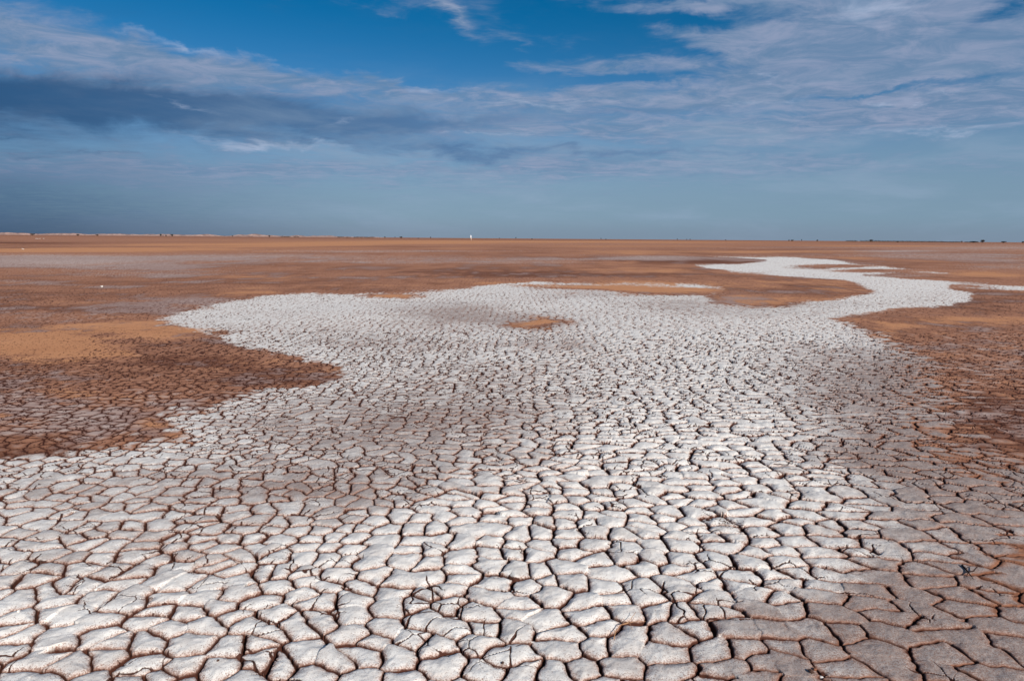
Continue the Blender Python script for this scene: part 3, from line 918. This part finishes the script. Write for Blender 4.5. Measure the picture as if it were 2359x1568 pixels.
CLOUD = [  # bright lavender cloud cover
    (40, 95, 260, 60, -8, 1.2), (330, 140, 300, 46, -8, 1.2), (620, 180, 320, 36, -6, 1.2), (900, 205, 300, 30, -3, 1.1), (1250, 235, 420, 40, 2, 1.3),
    (200, 180, 380, 30, -4, .7), (1400, 150, 380, 24, 3, 1.1), (1200, 150, 160, 16, 4, .6), (1700, 90, 240, 26, -4, .8), (1720, 130, 130, 20, 0, .7), (2050, 90, 400, 90, 0, 1.9), (2050, 20, 360, 46, 0, 1.5), (1850, 150, 400, 40, 3, .8), (2300, 200, 300, 60, 0, .7), (1700, 8, 280, 18, 0, 1.1), (2330, 110, 250, 50, 0, .9),
    (1600, 5, 200, 10, 0, .5), (1085, 40, 140, 22, -48, .9), (1195, 92, 70, 20, -50, .7), (1060, 5, 70, 20, -30, .6), (940, 35, 60, 9, -10, .35), (715, 35, 50, 16, -50, .45),
    (1900, 180, 420, 30, 4, .9), (1700, 225, 450, 34, 4, 1.1), (2200, 235, 360, 38, 0, 1.1), (1500, 300, 620, 36, 0, 1.1), (2000, 290, 500, 34, 2, .9), (600, 325, 210, 20, 0, 1.1), (1100, 300, 300, 22, 0, .8),
    (550, 395, 600, 34, -2, 1.1), (1200, 385, 560, 28, 0, 1.0), (120, 400, 340, 34, 0, 1.2), (2300, 175, 160, 16, 10, .4), (1850, 365, 500, 30, 0, .7), (1500, 400, 700, 30, 0, .5)]
DARK = [  # grey-blue undersides
    (20, 225, 400, 58, -2, 1.7), (420, 248, 380, 48, -2, 1.6), (760, 268, 340, 38, -3, 1.4), (1080, 275, 260, 22, 4, .9), (1020, 345, 300, 24, -3, 1.2), (1300, 352, 300, 12, 0, .7), (780, 335, 160, 14, -20, .5),
    (1560, 350, 360, 8, 0, .5), (1450, 262, 280, 10, 3, .6), (-250, 470, 620, 160, 0, .75), (120, 555, 700, 60, 0, .35), (2400, 100, 120, 50, 0, .3), (20, 303, 70, 5, 0, .5), (210, 358, 90, 4, 0, .4), (60, 358, 60, 4, 0, .4), (1900, 150, 260, 16, 2, .45), (2150, 155, 200, 12, 0, .4), (1750, 60, 140, 14, 0, .3)]
GLOW = [(2010, 30, 120, 30, 0, .9), (1850, 220, 110, 10, 0, .6), (2180, 300, 200, 10, 3, .7), (600, 328, 190, 12, -1, 1.2), (1260, 238, 280, 12, 1, .7), (2060, 236, 40, 8, 0, .8), (1760, 170, 40, 14, 20, .6), (1700, 235, 60, 10, 0, .6), (1120, 310, 200, 8, 0, .6), (640, 150, 120, 10, -8, .4), (430, 105, 120, 10, -10, .7), (1080, 30, 90, 10, -48, .4), (2220, 205, 120, 8, 5, .5), (1000, 205, 160, 12, -4, .6), (430, 240, 60, 10, -20, .6), (800, 270, 70, 8, 10, .6), (290, 80, 60, 7, 0, .5), (2180, 230, 30, 8, 0, .6)]
BLUE = [(780, 90, 420, 75, -8, 1.5), (500, 40, 340, 50, -6, 1.2), (1000, 130, 260, 40, -8, 1.0), (1350, 50, 240, 45, -20, .9), (1290, 186, 150, 12, 0, 1.5), (1500, 182, 110, 12, 0, 1.2), (1610, 50, 190, 20, 0, 1.3), (1640, 130, 130, 18, -15, 1.2), (2310, 25, 120, 34, 20, 1.3), (2040, 205, 170, 9, 0, 1.5), (1790, 200, 120, 8, 0, .8),
        (250, 300, 300, 10, -2, .8), (100, 335, 250, 20, 0, .8), (2150, 335, 200, 18, 2, .7), (2230, 180, 130, 12, 0, .8), (1560, 205, 90, 12, 0, .5)]

fc = blob_sum(CLOUD); fd = blob_sum(DARK); fg = blob_sum(GLOW); fb = blob_sum(BLUE)


def cen(n, k):
    return W.math('MULTIPLY', W.math('SUBTRACT', n, .5), k)


# clear sky, deepened: the picture's blue is strong
lowf = W.smooth(el, 0.0, 0.34)
tint_lo = (0.52, 0.61, 0.82, 1); tint_hi = (0.0, 0.42, 0.66, 1)
tint = W.mix(lowf, tint_lo, tint_hi)
# the sky behind the viewer keeps its natural colour
front = W.smooth(dy, -.2, .45)
tint = W.mix(front, (1, 1, 1, 1), tint)
clear = W.mix(1.0, sky.outputs[0], tint, 'MULTIPLY')
K = 1.0 / SKY_STRENGTH


def lin(r, g, b):
    f = lambda c: ((c / 255 + .055) / 1.055) ** 2.4 if c > 10 else c / 255 / 12.92
    return (f(r) * K, f(g) * K, f(b) * K, 1.0)


low_haze = W.smooth(el, .24, .02)
side = W.smooth(az, -.75, -.1)
veil = W.mix(side, lin(66, 98, 130), lin(122, 151, 174))
base = W.mix(W.math('MULTIPLY', low_haze, W.math('MULTIPLY', front, .85)), clear, veil)
cm = W.math('ADD', fc, W.math('ADD', cen(n1, 1.5), W.math('ADD', cen(n2, 1.3), cen(n4, 1.0))))
cm = W.math('SUBTRACT', cm, W.math('MULTIPLY', fb, 1.12))
cmask = W.math('MULTIPLY', W.smooth(cm, -.15, 1.55, 0, .93), W.smooth(el, .02, .10, .25, 1))
cloudc = W.mix(W.smooth(n2, .35, .7), lin(106, 136, 170), lin(148, 160, 188))
s1 = W.mix(cmask, base, cloudc)
dm = W.math('ADD', fd, W.math('ADD', cen(n1, .6), W.math('ADD', cen(n3, .5), cen(n2, .9))))
darkc = W.mix(W.smooth(az, -.75, .0), lin(38, 78, 120), lin(82, 118, 160))
s2 = W.mix(W.smooth(dm, -.05, 1.45, 0, .9), s1, darkc)
gm = W.math('ADD', fg, W.math('ADD', cen(n2, .7), cen(n4, .6)))
s3 = W.mix(W.smooth(gm, .15, 1.2, 0, .65), s2, lin(182, 196, 222))
# thin long streaks low in the sky
st = W.math('MULTIPLY', W.smooth(n3, .42, .72, 0, .55), W.smooth(el, .26, .10))
s4 = W.mix(st, s3, W.mix(side, lin(96, 120, 152), lin(146, 168, 192)))
# near the horizon a greyer violet band
hz = W.math('MULTIPLY', W.smooth(el, .035, .0, 0, .55), front)
s5 = W.mix(hz, s4, W.mix(side, lin(58, 80, 106), lin(122, 136, 156)))
bg = W.new('ShaderNodeBackground'); bg.inputs[1].default_value = SKY_STRENGTH
W.l.new(s5, bg.inputs[0])
wo = W.new('ShaderNodeOutputWorld'); W.l.new(bg.outputs[0], wo.inputs[0])

vs = scene.view_settings
vs.view_transform = 'Standard'; vs.look = 'None'; vs.exposure = 0.0; vs.gamma = 1.0; vs.use_curve_mapping = False
scene.cycles.max_bounces = 6
scene.cycles.diffuse_bounces = 3
